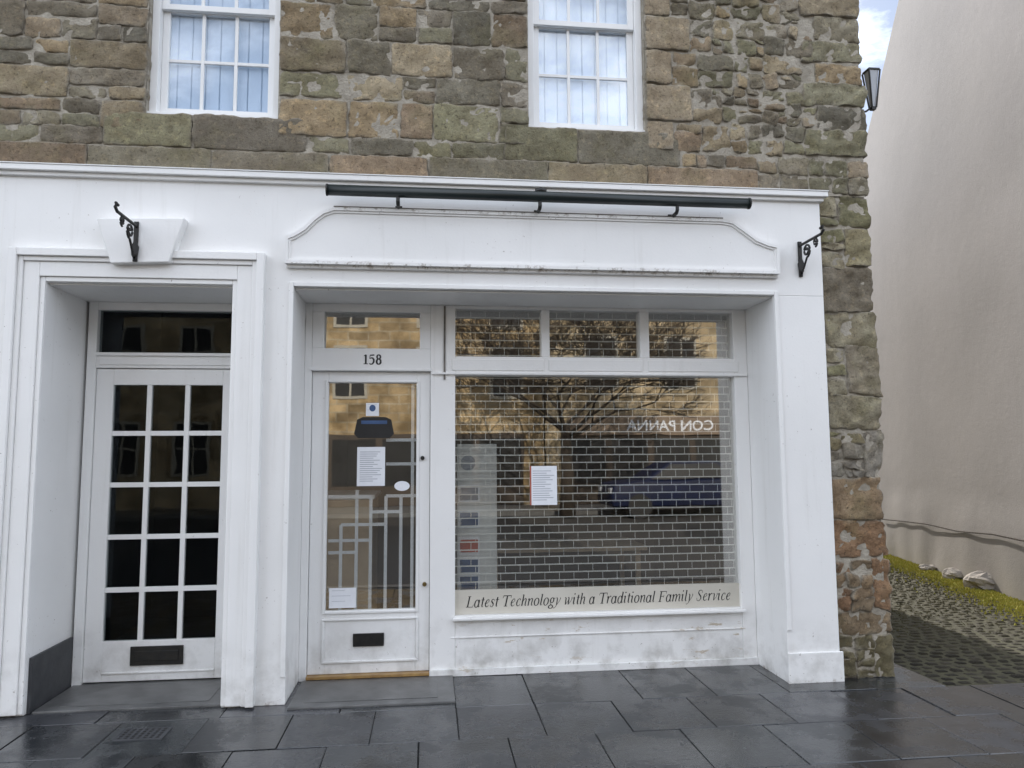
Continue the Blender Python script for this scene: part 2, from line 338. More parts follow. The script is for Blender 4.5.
# ---------------------------------------------------------------- world + sun
SA,SE=math.radians(3),math.radians(31)
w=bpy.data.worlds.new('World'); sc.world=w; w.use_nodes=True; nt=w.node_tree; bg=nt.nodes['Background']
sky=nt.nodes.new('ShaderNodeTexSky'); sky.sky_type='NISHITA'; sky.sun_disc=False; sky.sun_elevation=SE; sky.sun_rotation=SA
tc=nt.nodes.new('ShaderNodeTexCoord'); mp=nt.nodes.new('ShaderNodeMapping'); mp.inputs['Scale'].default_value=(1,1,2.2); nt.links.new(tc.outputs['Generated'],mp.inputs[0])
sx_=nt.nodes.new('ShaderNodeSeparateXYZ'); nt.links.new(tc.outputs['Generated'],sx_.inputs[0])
thr=rng(nt,sx_.outputs[1],-.2,.55,.0,.13)      # clouds thickened out of view behind the camera to brighten the shaded facade
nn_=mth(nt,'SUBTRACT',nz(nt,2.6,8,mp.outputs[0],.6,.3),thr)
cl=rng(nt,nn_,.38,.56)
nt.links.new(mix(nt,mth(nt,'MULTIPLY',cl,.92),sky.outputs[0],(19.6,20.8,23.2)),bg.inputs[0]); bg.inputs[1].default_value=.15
sl=bpy.data.lights.new('sun','SUN'); sl.energy=5; sl.angle=math.radians(.53); sl.color=(1,.94,.85)
so=bpy.data.objects.new('sun',sl); C.objects.link(so)
sd=Vector((math.sin(SA)*math.cos(SE),math.cos(SA)*math.cos(SE),math.sin(SE))); so.rotation_euler=(-sd).to_track_quat('-Z','Y').to_euler(); so.location=sd*40
# ---------------------------------------------------------------- key facade measures
XLo=-4.3; Xc=3.205
X_l0=AX(35,498,4.9); X_l1=AX(227,497,4.9); X_s0=AX(289.5,495,4.9); X_s1=AX(781,486,4.9); X_pe=2.78
Z_lt=AZ(143,283.5,4.9); Z_st=AZ(531,291,4.9); Z_ct=3.405; Z_cb=3.345
YB=5.40; YL=5.47
B=E('stone_building',(0,7,0),'brown rubble stone building with white painted timber shopfront below two sash windows','building')
# ---- pilasters and frieze
mb=MB().box(X_s1,X_pe,4.9,YB+.15,0,Z_st); mb.box(X_s1-.004,X_pe+.018,4.886,4.8995,0,.20); mk('pilaster',mb,M_white,B,.004)
mk('pilaster',MB().box(X_l1,X_s0,4.9,YB+.15,0,Z_lt),M_white,B,.004)
mk('pilaster',MB().box(XLo,X_l0,4.9,YL+.1,0,Z_lt),M_white,B,.004)
mk('plinth',MB().box(X_l0+.001,X_l0+.02,4.93,YL-.02,0,.33),M_plinth,B,.003)
zA,zB_=min(Z_lt,Z_st)+.0005,Z_st+.0005
mb=MB().prism([(XLo,zA),(X_s0-.001,zA),(X_s0-.001,zB_),(X_pe,zB_),(X_pe,Z_cb-.001),(XLo,Z_cb-.001)],4.9,YB+.15)
mk('frieze',mb,M_white,B,.003)
mb=MB().box(XLo,X_pe+.04,4.845,4.97,Z_cb+.015,Z_ct-.008).box(XLo,X_pe+.02,4.872,4.96,Z_cb-.012,Z_cb+.0145)
mk('cornice',mb,M_white,B,.004)
mk('cornice_flashing',MB().box(XLo,X_pe+.045,4.84,4.97,Z_ct-.0075,Z_ct),M_clean,B,.002)
# ---- architrave of the left entrance
mb=MB()
def ring(mb,x0,x1,zt,o0,o1,yf,zb=.012):
    mb.box(x0-o1,x0-o0,yf,4.8995,zb,zt+o1); mb.box(x1+o0,x1+o1,yf,4.8995,zb,zt+o1); mb.box(x0-o0+.0005,x1+o0-.0005,yf,4.8995,zt+o0,zt+o1)
ring(mb,X_l0,X_l1,Z_lt,.0,.03,4.885); ring(mb,X_l0,X_l1,Z_lt,.031,.125,4.872); ring(mb,X_l0,X_l1,Z_lt,.126,.155,4.858); ring(mb,X_l0,X_l1,Z_lt,.156,.205,4.838)
mk('architrave',mb,M_white,B,.004)
kp=[A(112,264,4.84),A(170,263,4.84),A(186,219,4.84),A(98,219,4.84)]
mk('keystone',MB().prism(kp,4.815,4.8995),M_white,B,.006)
# ---- shop opening surround beads
mb=MB()
for a,b,c,d in((X_s0+.0,X_s0-.03,0.02,Z_st+.03),(X_s1,X_s1+.03,0.2,Z_st+.03)): mb.box(a,b,4.884,4.8995,c+.15,d)
mb.box(X_s0+.0005,X_s1-.0005,4.884,4.8995,Z_st+.0005,Z_st+.03)
mk('opening_bead',mb,M_white,B,.004)
zr0=AZ(531,268.5,4.88)
mk('moulding',MB().box(X_s0-.05,X_s1+.03,4.872,4.8995,zr0-.03,zr0-.002),M_sign,B,.006)
# ---- fascia panel with shaped ends
pf=[(285,265),(779,273),(779,246),(768,243.5),(757,239),(745,230),(733,221.5),(722,218.5),(334,208.5),(322,211.5),(312,219),(303,228),(293,234),(285,236.5)]
P=[A(x,y,4.86) for x,y in pf]
zb=(P[0][1]+P[1][1])/2; zt=(P[7][1]+P[8][1])/2
P[0]=(P[0][0],zb);P[1]=(P[1][0],zb);P[7]=(P[7][0],zt);P[8]=(P[8][0],zt)
fp=mk('fascia_panel',MB().prism(P,4.862,4.8992),M_sign,B,.003)
def offs(P,d):
    n=len(P); out=[]
    for i in range(n):
        a=Vector(P[i-1]);b=Vector(P[i]);c=Vector(P[(i+1)%n]); t1=(b-a).normalized();t2=(c-b).normalized()
        nn=(Vector((-t1.y,t1.x))+Vector((-t2.y,t2.x))).normalized(); k=max(.5,nn.dot(Vector((-t1.y,t1.x)))); out.append(tuple(b+nn*d/k))
    return out
mb=MB()
for d0,d1,yf in((0,.022,4.842),(.0225,.036,4.852)):
    O=offs(P,d0);I=offs(P,d1);n=len(P)
    for i in range(n):
        j=(i+1)%n
        q=[O[i],O[j],I[j],I[i]]
        vs=[(x,yf,z) for x,z in q]+[(x,4.8619,z) for x,z in q]
        mb.add(vs,[(0,1,2,3),(0,4,5,1),(3,2,6,7)])
mk('panel_moulding',mb,M_sign,fp)
mk('panel_capping',MB().box(P[8][0],P[7][0],4.838,4.899,zt+.0005,zt+.006),M_lead,fp,.001)
# ---- recess ceilings
mk('recess_soffit',MB().box(X_s0+.002,X_s1-.002,4.93,YB+.1,Z_st-.012,Z_st-.001),M_white,B)
mk('recess_soffit',MB().box(X_l0+.002,X_l1-.002,4.93,YL+.1,Z_lt-.012,Z_lt-.001),M_white,B)
# ---- left door
dL=AX(91,500,YL); dR=AX(237,500,YL); jR=X_l1+.02
z_tl1=AZ(165,311,YL); z_tl0=AZ(165,353,YL); z_d1=AZ(165,369,YL)
mb=MB(); mb.box(X_l0+.021,dL-.003,YL-.02,YL+.07,0,Z_lt-.013); mb.box(dR+.003,jR,YL-.02,YL+.07,0,Z_lt-.013)
mb.box(dL-.002,dR+.002,YL-.02,YL+.07,z_tl1,Z_lt-.013); mb.box(dL-.002,dR+.002,YL-.018,YL+.07,z_d1+.004,z_tl0)
mb.box(dL-.002,dR+.002,YL-.035,YL-.0185,z_tl0-.025,z_tl0-.005)
mb.box(dL+.02,dR-.02,YL-.026,YL-.0185,z_d1+.025,z_tl0-.04)
mk('door_frame',mb,M_white2,B,.003)
mk('transom_window',MB().box(dL,dR,YL+.02,YL+.026,z_tl0,z_tl1),M_glassd,B)
def glazed_door(name,x0,x1,z0,z1,gx0,gx1,gz0,gz1,cols,rows,bw,Y,mat,gm):
    mb=MB(); mb.box(x0,gx0,Y,Y+.045,z0,z1).box(gx1,x1,Y,Y+.045,z0,z1).box(gx0,gx1,Y,Y+.045,gz1,z1).box(gx0,gx1,Y,Y+.045,z0,gz0)
    w=(gx1-gx0-(cols-1)*bw)/cols; h=(gz1-gz0-(rows-1)*bw)/rows
    for i in range(1,cols): a=gx0+i*w+(i-1)*bw; mb.box(a,a+bw,Y+.004,Y+.04,gz0,gz1)
    for j in range(1,rows):
        a=gz0+j*h+(j-1)*bw; mb.box(gx0,gx1,Y+.006,Y+.038,a,a+bw)
    d=mk(name,mb,mat,B,.003)
    mk('glass_pane',MB().box(gx0-.004,gx1+.004,Y+.02,Y+.025,gz0-.004,gz1+.004),gm,d)
    return d
gx0=AX(108,512,YL);gx1=AX(219,512,YL);gz0=AZ(160,640,YL);gz1=AZ(168,385,YL)
zfl=.02
LD=glazed_door('entrance_door',dL,dR,zfl,z_d1,gx0,gx1,gz0,gz1,3,5,.034,YL,M_white2,M_glassd)
LD['label']='white entrance door glazed with fifteen small panes'
a=RP(130,646,183,665,YL-.01); mk('letter_plate',MB().box(a[0],a[1],YL-.012,YL-.0005,a[2],a[3]).box(a[0]+.03,a[1]-.03,YL-.017,YL-.0125,a[2]+.03,a[3]-.03),M_black,LD,.003)
mk('weather_bar',MB().box(gx0,gx1,YL-.008,YL-.0005,zfl+.05,zfl+.062),M_white2,LD,.003)
mk('doorstep',MB().box(X_l0+.03,X_l1-.01,4.93,YL+.05,-.01,.012),M_conc,B,.005)
mk('step_panel',MB().box(X_l0+.16,X_l1-.1,5.0,5.36,.0121,.0155),M_conc,B,.002)
# ---- shop door
sdl=AX(310,520,YB); sdr=AX(429.5,520,YB)
h1=AZ(373,372,YB); tr0=AZ(373,349,YB); tr1=AZ(373,313,YB)
wx0=AX(455,495,YB); wx1=AX(736.5,492,YB)
mb=MB()
mb.box(X_s0+.001,sdl-.003,YB-.03,YB+.08,0,Z_st-.013)
mb.box(sdl-.002,sdr+.002,YB-.03,YB+.08,h1+.003,tr0)
tlx0=AX(325,331,YB);tlx1=AX(420,331,YB)
mb.box(sdl-.002,tlx0,YB-.03,YB+.08,tr0+.0005,tr1).box(tlx1,sdr+.002,YB-.03,YB+.08,tr0+.0005,tr1).box(sdl-.002,sdr+.002,YB-.03,YB+.08,tr1+.0005,Z_st-.013)
mb.box(sdl-.01,sdr+.01,YB-.045,YB-.0305,h1+.005,h1+.022)
mk('door_frame',mb,M_white2,B,.003)
mk('transom_window',MB().box(tlx0,tlx1,YB+.02,YB+.026,tr0,tr1),M_glass,B)
gx0,gx1,gz0,gz1=RP(327,383,416,610,YB)
SD=glazed_door('shop_door',sdl,sdr,.035,h1,gx0,gx1,gz0,gz1,1,1,.03,YB,M_white2,M_glass)
SD['label']='white shop door with one tall glass pane'
mb=MB()
mb.box(gx0-.022,gx0-.004,YB-.010,YB-.0005,gz0-.02,gz1+.02).box(gx1+.004,gx1+.022,YB-.010,YB-.0005,gz0-.02,gz1+.02).box(gx0-.0035,gx1+.0035,YB-.010,YB-.0005,gz1+.004,gz1+.02).box(gx0-.0035,gx1+.0035,YB-.010,YB-.0005,gz0-.02,gz0-.004)
bz0,bz1=AZ(368,662,YB),AZ(368,618,YB)
mb.box(gx0-.02,gx1+.02,YB-.012,YB-.0005,bz1-.012,bz1).box(gx0-.02,gx1+.02,YB-.012,YB-.0005,bz0,bz0+.014)
mb.box(gx0-.02,gx0-.006,YB-.012,YB-.0005,bz0+.015,bz1-.013).box(gx1+.006,gx1+.02,YB-.012,YB-.0005,bz0+.015,bz1-.013)
mk('door_moulding',mb,M_white2,SD,.003)
a=RP(353,633,384,646,YB); mk('letter_plate',MB().box(a[0],a[1],YB-.012,YB-.0005,a[2],a[3]),M_black,SD,.003)
for x,y in((422.5,458),(424.5,584)):
    q=A(x,y,YB); mk('lock_cylinder',MB().tube([(q[0],YB-.014,q[1]),(q[0],YB,q[1])],.015,14),M_brass if y>500 else M_black,SD)
mk('threshold',MB().box(sdl-.002,sdr+.002,YB-.05,YB+.06,.0125,.033),M_thr,B,.003)
a=RP(364,355,382,365,YB); n=serif_text('158',a[0],a[1],a[2],a[3],YB-.0320,M_ink,'house_number',B,0,-.02,.68)
n['label']='black house number 158 above the shop door'
# ---- shop window frame
z_w1=AZ(598,376.5,YB); z_b0=AZ(598,611,YB); z_b1=AZ(598,587,YB); z_u0=AZ(598,358,YB); z_u1=AZ(598,311.5,YB)
fx0=sdr+.003; fx1=X_s1-.002
mb=MB()
mb.box(fx0,wx0,YB-.03,YB+.08,.03,Z_st-.013); mb.box(wx1,fx1,YB-.03,YB+.08,.03,Z_st-.013)
mb.box(wx0+.0005,wx1-.0005,YB-.03,YB+.08,z_w1,z_u0); mb.box(wx0+.0005,wx1-.0005,YB-.03,YB+.08,z_u1,Z_st-.013)
for a,b in((541,549),(639,648)):
    mb.box(AX(a,335,YB),AX(b,335,YB),YB-.028,YB+.078,z_u0+.0005,z_u1-.0005)
mb.box(fx0+.01,fx1-.01,YB-.05,YB-.0305,z_w1+.004,z_w1+.02)
for a,b in((452,543),(548,641),(647,736)):
    mb.box(AX(a,367,YB),AX(b,367,YB),YB-.038,YB-.0305,z_w1+.036,z_u0-.02)
mb.box(wx0,wx1,YB-.04,YB+.08,z_b0-.022,z_b0)
sw=mk('shop_window',mb,M_white,B,.003); sw['label']='large shop window with three lights above'
zf2=AZ(598,632,YB)
mb=MB().box(wx0+.0005,wx1-.0005,YB-.026,YB+.08,.03,z_b0-.0225)
mb.box(fx0,fx1,YB-.050,YB-.0305,.0,.05)
mb.box(wx0-.03,wx1+.02,YB-.034,YB-.0265,zf2-.005,zf2+.005)
mk('window_apron',mb,M_apron,B,.003)
mk('window_sill',MB().box(wx0-.02,wx1+.015,YB-.075,YB-.0405,z_b0-.026,z_b0-.006),M_white,B,.005)
mk('glass_pane',MB().box(wx0-.003,wx1+.003,YB+.02,YB+.026,z_b0,z_w1+.002),M_glass,sw)
mk('glass_pane',MB().box(wx0-.003,wx1+.003,YB+.021,YB+.027,z_u0,z_u1),M_glass,sw)
mk('lettering_band',MB().box(wx0,wx1,YB+.010,YB+.0195,z_b0+.001,z_b1),M_cream,sw)
a=RP(466,592.5,731,607.5,YB)
tx=serif_text('Latest Technology with a Traditional Family Service',a[0],a[1],a[2],a[3],YB+.0092,M_ink,'window_lettering',sw)
tx['label']='black italic lettering reading Latest Technology with a Traditional Family Service'
mk('cable_conduit',MB().box(AX(443.6,380,YB-.03),AX(445.4,380,YB-.03),YB-.038,YB-.0305,AZ(444,380,YB),Z_st-.02),M_lead,B)
# ---- stone work
STC=[(.44,.36,.24),(.37,.33,.24),(.36,.335,.215),(.42,.34,.24),(.54,.45,.31),(.39,.34,.26),(.27,.245,.185),(.48,.37,.23),(.37,.345,.235),(.31,.27,.20),(.42,.32,.22)]
def stone(mb,x0,x1,z0,z1,yf,col,rough=.016,jit=.009,gap=.0035,depth=.12,cell=.028,rnd=.014):
    x0+=gap;x1-=gap;z0+=gap;z1-=gap
    w=x1-x0;h=z1-z0
    if w<.02 or h<.02:return
    nx=max(3,int(w/cell)+1)+2; nzz=max(3,int(h/cell)+1)+2
    j=[(random.uniform(-jit,jit)*.8,random.uniform(-jit,jit)) for _ in range(4)]
    sd=random.uniform(0,100); tilt=(random.uniform(-.009,.009),random.uniform(-.009,.009)); off=random.uniform(-.009,.002)
    def uu(i,n,L):
        e=min(.25,.009/L); return 0 if i==0 else (1 if i==n else e+(1-2*e)*(i-1)/(n-2))
    vs=[];fs=[];cl=[]
    for b in range(nzz+1):
        for a in range(nx+1):
            u=uu(a,nx,w);v=uu(b,nzz,h)
            jx=(j[0][0]*(1-u)+j[1][0]*u)*(1-v)+(j[2][0]*(1-u)+j[3][0]*u)*v
            jz=(j[0][1]*(1-u)+j[1][1]*u)*(1-v)+(j[2][1]*(1-u)+j[3][1]*u)*v
            x=x0+w*u+jx; z=z0+h*v+jz
            d=min(u*w,(1-u)*w,v*h,(1-v)*h)
            k=max(0,1-d/rnd); e=k*k*.005
            cx_=min(u*w,(1-u)*w); cz_=min(v*h,(1-v)*h); cr=max(0,1-(cx_+cz_)/.022)
            x+=(.5-u)/(abs(.5-u)+1e-6)*cr*.005; z+=(.5-v)/(abs(.5-v)+1e-6)*cr*.005
            nn=noise.fractal(Vector((x*11+sd,z*11,sd)),.8,2,6)
            x+=noise.noise(Vector((z*21,sd,x*3)))*.014*max(k,.3); z+=noise.noise(Vector((x*21,sd+9,z*3)))*.014*max(k,.3)
            vs.append((x,yf+off+e-nn*rough+tilt[0]*(u-.5)+tilt[1]*(v-.5),z))
            mk_=max(0,min(.9,(.9 if d<1e-6 else .0)+noise.noise(Vector((x*11,7,z*11)))*.9*(1 if d<.02 else 0)))
            cl.append(tuple(p*(1-mk_)+q*mk_ for p,q in zip(col,MORT)))
    W=nx+1
    for b in range(nzz):
        for a in range(nx): fs.append((b*W+a,b*W+a+1,(b+1)*W+a+1,(b+1)*W+a))
    per=[a for a in range(W)]+[b*W+nx for b in range(1,nzz+1)]+[nzz*W+a for a in range(nx-1,-1,-1)]+[b*W for b in range(nzz-1,0,-1)]
    n0=len(vs)
    for i in per: vs.append((vs[i][0],yf+depth,vs[i][2])); cl.append(cl[i])
    L=len(per)
    for i in range(L): fs.append((per[i],n0+i,n0+(i+1)%L,per[(i+1)%L]))
    mb.add(vs,fs,cl)
def pick(zlow=False):
    c=random.choice(STC); k=random.uniform(.70,1.15); return tuple(x*k for x in c)
def courses(mb,x0,x1,z0,z1,hr,wr,yf=4.95,**k):
    z=z0
    while z<z1-.01:
        h=random.uniform(*hr)
        if z1-(z+h)<hr[0]*.7: h=z1-z
        x=x0; first=True
        while x<x1-.01:
            w=random.uniform(*wr)
            if x1-(x+w)<wr[0]*.7: w=x1-x
            if h>.17 and random.random()<.36 and not first:
                q=random.uniform(.4,.6)*h
                if w>.3 and random.random()<.5:
                    stone(mb,x,x+w*.5,z,z+q,yf,pick(),**k); stone(mb,x+w*.5,x+w,z,z+q,yf,pick(),**k)
                else: stone(mb,x,x+w,z,z+q,yf,pick(),**k)
                stone(mb,x,x+w,z+q,z+h,yf,pick(),**k)
            else: stone(mb,x,x+w,z,z+h,yf,pick(),**k)
            x+=w; first=False
        z+=h
def split(mb,x0,x1,z0,z1,amax,yf,colf=None,**k):
    w=x1-x0;h=z1-z0
    if w*h<amax*random.uniform(.4,1.8) and w<3.2*h and h<1.3*w:
        stone(mb,x0,x1,z0,z1,yf,(colf or (lambda z:pick()))((z0+z1)/2),**k); return
    if w>h*1.5 or (w>h*.9 and random.random()<.4):
        q=x0+w*random.uniform(.33,.67); split(mb,x0,q,z0,z1,amax,yf,colf,**k); split(mb,q,x1,z0,z1,amax,yf,colf,**k)
    else:
        q=z0+h*random.uniform(.33,.67); split(mb,x0,x1,z0,q,amax,yf,colf,**k); split(mb,x0,x1,q,z1,amax,yf,colf,**k)
ZT=6.7; ZS=3.58; ZW=3.70; ZH=5.28
YW=5.05
w1a,w1b=AX(152.5,60,YW),AX(282,60,YW); w2a,w2b=AX(526.5,68,YW),AX(641,68,YW)
zw1=AZ(216,121.5,YW); zw2=AZ(584,134.5,YW)
SW=MB()
x=XLo
while x<2.2:
    w=random.uniform(.35,.9); w=min(w,2.35-x); stone(SW,x,x+w,Z_ct+.005,ZS,4.944,pick(),rough=.012,jit=.004); x+=w
split(SW,2.35,Xc,Z_ct+.005,ZS+.1,.03,4.95,rough=.022,jit=.012)
zs1=zw1; zs2=zw2
def sillrow(xa,xb,zt_):
    q=xa+(xb-xa)*random.uniform(.4,.6)
    stone(SW,xa,q,ZS,zt_-.004,4.943,pick(),rough=.009,jit=.003); stone(SW,q,xb,ZS,zt_-.004,4.943,pick(),rough=.009,jit=.003)
sillrow(w1a-.25,w1b+.2,zs1); sillrow(w2a-.17,w2b+.25,zs2)
courses(SW,XLo,w1a-.25,ZS,ZW,(.12,.13),(.3,.7)); courses(SW,w1b+.2,w2a-.17,ZS,ZW,(.12,.13),(.25,.6))
split(SW,w2b+.25,Xc,ZS+.1,ZW,.04,4.95)
split(SW,w2b+.25,2.35,ZS,ZS+.1,.04,4.95)
courses(SW,XLo,w1a-.0,ZW,ZH,(.17,.28),(.22,.50))
courses(SW,w1b+.0,w2a-.0,ZW,ZH,(.17,.28),(.22,.50))
z=ZW;i=0
while z<ZH:
    h=random.uniform(.2,.28); ww=.34 if i%2 else .2; stone(SW,w2b,w2b+ww,z,z+h,4.944,(.50,.41,.29),rough=.008,jit=.004)
    split(SW,w2b+ww,2.72+(.1 if i%2 else 0),z,z+h,.032,4.95,rough=.026,jit=.018,gap=.004); z+=h;i+=1
z=ZW;i=0
while z<ZT:
    h=random.uniform(.14,.26); q=2.72+(.1 if i%2 else 0) if z<ZH else 2.8
    stone(SW,q,Xc+random.uniform(-.012,.008),z,z+h,4.947,pick(),rough=.026,depth=.45,jit=.012); z+=h;i+=1
stone(SW,w1a-.15,w1b+.15,ZH,ZH+.3,4.94,(.4,.33,.23),rough=.006); stone(SW,w2a-.15,w2b+.15,ZH,ZH+.3,4.94,(.4,.33,.23),rough=.006)
courses(SW,XLo,2.8,ZH+.3,ZT,(.18,.28),(.25,.5),cell=.06)
courses(SW,w1b+.15,w2a-.15,ZH,ZH+.3,(.14,.16),(.25,.4),cell=.06); courses(SW,XLo,w1a-.15,ZH,ZH+.3,(.14,.16),(.25,.4),cell=.06); courses(SW,w2b+.15,2.8,ZH,ZH+.3,(.14,.16),(.25,.4),cell=.06)
def cc(z):
    if z<.25: c=(.22,.19,.11)
    elif z<1.25: c=random.choice([(.42,.26,.15),(.36,.22,.13),(.33,.25,.16),(.40,.29,.18)])
    elif z<1.55: c=random.choice([(.42,.39,.33),(.35,.32,.27)])
    else: c=random.choice([(.42,.37,.23),(.36,.34,.20),(.37,.32,.24),(.46,.41,.29),(.38,.36,.20)])
    k=random.uniform(.8,1.12); return tuple(x*k for x in c)
z=0.0
while z<Z_ct:
    h=min(random.uniform(.14,.36),Z_ct+.005-z)
    if Z_ct-z-h<.1: h=Z_ct+.005-z
    kw=dict(rough=.032,jit=.020,rnd=.018)
    if random.random()<.35: stone(SW,X_pe+.02,Xc+random.uniform(-.01,.01),z,z+h,4.957,cc(z),depth=.45,**kw)
    else:
        q=random.uniform(2.93,3.08); split(SW,X_pe+.02,q,z,z+h,.02,4.957,cc,**kw); stone(SW,q,Xc+random.uniform(-.01,.01),z,z+h,4.957,cc(z),depth=.45,**kw)
    z+=h
wall=mk('stone_wall',SW,M_stone,B,smooth=True)
def mortar_face(mb,x0,x1,z0,z1,y):
    nx=max(2,int((x1-x0)/.035)); nn=max(2,int((z1-z0)/.035)); vs=[];fs=[]
    for b in range(nn+1):
        for a in range(nx+1):
            X=x0+(x1-x0)*a/nx; Z=z0+(z1-z0)*b/nn; vs.append((X,y+noise.noise(Vector((X*13,5,Z*13)))*.006,Z))
    for b in range(nn):
        for a in range(nx): fs.append((b*(nx+1)+a,b*(nx+1)+a+1,(b+1)*(nx+1)+a+1,(b+1)*(nx+1)+a))
    mb.add(vs,fs); mb.box(x0,x1,y+.02,5.3,z0,z1)
mb=MB(); ym=4.956
mortar_face(mb,XLo,w1a-.001,Z_ct,ZT,ym); mortar_face(mb,w1b+.001,w2a-.001,Z_ct,ZT,ym); mortar_face(mb,w2b+.001,Xc-.035,Z_ct,ZT,ym)
for a,b,c in((w1a,w1b,zw1),(w2a,w2b,zw2)): mortar_face(mb,a,b,Z_ct,c-.005,ym); mortar_face(mb,a,b,ZH,ZT,ym)
mortar_face(mb,X_pe,Xc-.035,0,Z_ct-.001,4.967); mb.box(X_pe+.001,Xc-.036,5.301,5.7,0,Z_ct-.001)
mk('mortar',mb,M_mortar,B)
mb=MB().box(Xc-.12,Xc-.02,5.3,10,Z_ct,ZT).box(Xc-.12,Xc-.02,5.42,10,0,Z_ct-.001).box(XLo,XLo+.1,5.301,9.9,0,ZT).box(XLo,Xc-.02,10.0,10.3,0,ZT)
mk('side_wall',mb,M_side,B)
mk('unseen_shade_block',MB().box(1.5,4.75,10.31,13.5,0,5.6),M_side,B)  # unseen block added behind the corner so its shadow falls across the alley
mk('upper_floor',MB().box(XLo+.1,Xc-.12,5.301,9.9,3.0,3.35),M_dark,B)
mb=MB()
mb.add([(XLo-.1,4.75,ZT-.02),(Xc+.08,4.75,ZT-.02),(Xc+.08,7.6,ZT+1.9),(XLo-.1,7.6,ZT+1.9),(XLo-.1,10.4,ZT-.02),(Xc+.08,10.4,ZT-.02)],[(0,1,2,3),(3,2,5,4),(0,4,5,1),(1,5,2),(0,3,4)])
rf=mk('roof',mb,M_slate,B)
mk('chimney',MB().box(1.9,3.0,7.2,8.0,8.2,9.5).box(1.85,3.05,7.15,8.05,9.5,9.62),M_side,rf)
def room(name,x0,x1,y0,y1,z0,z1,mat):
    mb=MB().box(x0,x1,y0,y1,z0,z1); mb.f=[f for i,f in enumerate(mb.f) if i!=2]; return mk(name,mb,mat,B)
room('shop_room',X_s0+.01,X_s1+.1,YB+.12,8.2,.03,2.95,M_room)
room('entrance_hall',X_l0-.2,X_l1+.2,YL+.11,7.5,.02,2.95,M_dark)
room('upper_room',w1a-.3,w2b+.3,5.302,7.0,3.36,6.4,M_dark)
# ---- upper sash windows
def sash(x0,x1,z0,z1,meet,label):
    fr=.05
    mb=MB()
    mb.box(x0,x0+fr,YW-.03,YW+.1,z0,z1).box(x1-fr,x1,YW-.03,YW+.1,z0,z1).box(x0+fr,x1-fr,YW-.03,YW+.1,z1-fr,z1).box(x0-.01,x1+.01,YW-.06,YW+.1,z0-.003,z0+.028)
    o=mk('sash_window',mb,M_clean,B,.003); o['label']=label
    a0,a1=x0+fr+.001,x1-fr-.001; s=.045
    lo=MB(); y0,y1=YW+.03,YW+.065; zb=z0+.029
    lo.box(a0,a0+s,y0,y1,zb,meet+.02).box(a1-s,a1,y0,y1,zb,meet+.02).box(a0+s,a1-s,y0,y1,zb,zb+.065).box(a0+s,a1-s,y0,y1,meet-.02,meet+.02)
    up_=MB(); u0,u1=YW-.005,YW+.028
    up_.box(a0,a0+s,u0,u1,meet-.018,z1-fr).box(a1-s,a1,u0,u1,meet-.018,z1-fr).box(a0+s,a1-s,u0,u1,meet-.018,meet+.022).box(a0+s,a1-s,u0,u1,z1-fr-.05,z1-fr)
    gw=(a1-a0-2*s)/3
    for i in(1,2):
        q=a0+s+gw*i; lo.box(q-.011,q+.011,y0+.005,y1-.005,zb+.065,meet-.02); up_.box(q-.011,q+.011,u0+.004,u1-.004,meet+.022,z1-fr-.05)
    zm=(zb+.065+meet-.02)/2; lo.box(a0+s,a1-s,y0+.007,y1-.007,zm-.011,zm+.011)
    zm=(meet+.022+z1-fr-.05)/2; up_.box(a0+s,a1-s,u0+.006,u1-.006,zm-.011,zm+.011)
    mk('lower_sash',lo,M_clean,o,.002); mk('upper_sash',up_,M_clean,o,.002)
    mk('glass_pane',MB().box(a0+s,a1-s,y0+.015,y0+.018,zb+.06,meet),M_glassu,o); mk('glass_pane',MB().box(a0+s,a1-s,u0+.012,u0+.015,meet,z1-fr-.05),M_glassu,o)
    bl=E('vertical_blind',((x0+x1)/2,YW+.09,z0+.03),'pale vertical blind hanging inside the '+label.split()[0]+' upper sash window','blind')
    n=8; yb=YW+.072; dx=(a1-a0)/n
    for i in range(n):
        xa=a0+i*dx; ti=random.uniform(-.002,.002)
        mk('slat',MB().box(xa+.002,xa+dx-.006,yb+ti,yb+ti+.002,z0+.04,z1-fr),M_blind,bl)
    mk('headrail',MB().box(a0,a1,yb-.01,yb+.03,z1-fr-.001,z1-fr+.03),M_clean,bl)
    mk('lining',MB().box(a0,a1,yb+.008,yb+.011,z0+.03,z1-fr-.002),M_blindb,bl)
sash(w1a,w1b,zw1,ZH,AZ(220,10,YW),'left white sash window with three panes across')
sash(w2a,w2b,zw2,ZH,AZ(582,25,YW),'right white sash window with three panes across')
# ---------------------------------------------------------------- sign light trough
yt=4.76
a=A(328,192,yt); b=A(748,201.5,yt); zt_=(a[1]+b[1])/2
T=E('sign_light',((a[0]+b[0])/2,4.85,zt_),'long dark tubular sign light mounted above the white fascia','sign light')
mk('light_tube',MB().tube([(a[0],yt,zt_),(b[0],yt,zt_)],.036,16),M_trough,T,0,True)
mk('end_cap',MB().tube([(a[0]-.012,yt,zt_),(a[0]-.0005,yt,zt_)],.039,16),M_black,T); mk('end_cap',MB().tube([(b[0]+.0005,yt,zt_),(b[0]+.012,yt,zt_)],.039,16),M_black,T)
for px in(398,540,677):
    x=AX(px,196,yt); mb=MB().tube([(x,yt,zt_-.03),(x,yt,zt_-.06),(x,yt+.02,zt_-.075),(x,4.897,zt_-.075)],.013,8).box(x-.022,x+.022,4.888,4.899,zt_-.10,zt_-.05)
    mk('bracket',mb,M_black,T)
x=AX(541,190,yt); mk('junction_box',MB().tube([(x-.035,yt,zt_+.035),(x,yt,zt_+.045),(x+.035,yt,zt_+.035)],.02,10),M_black,T)
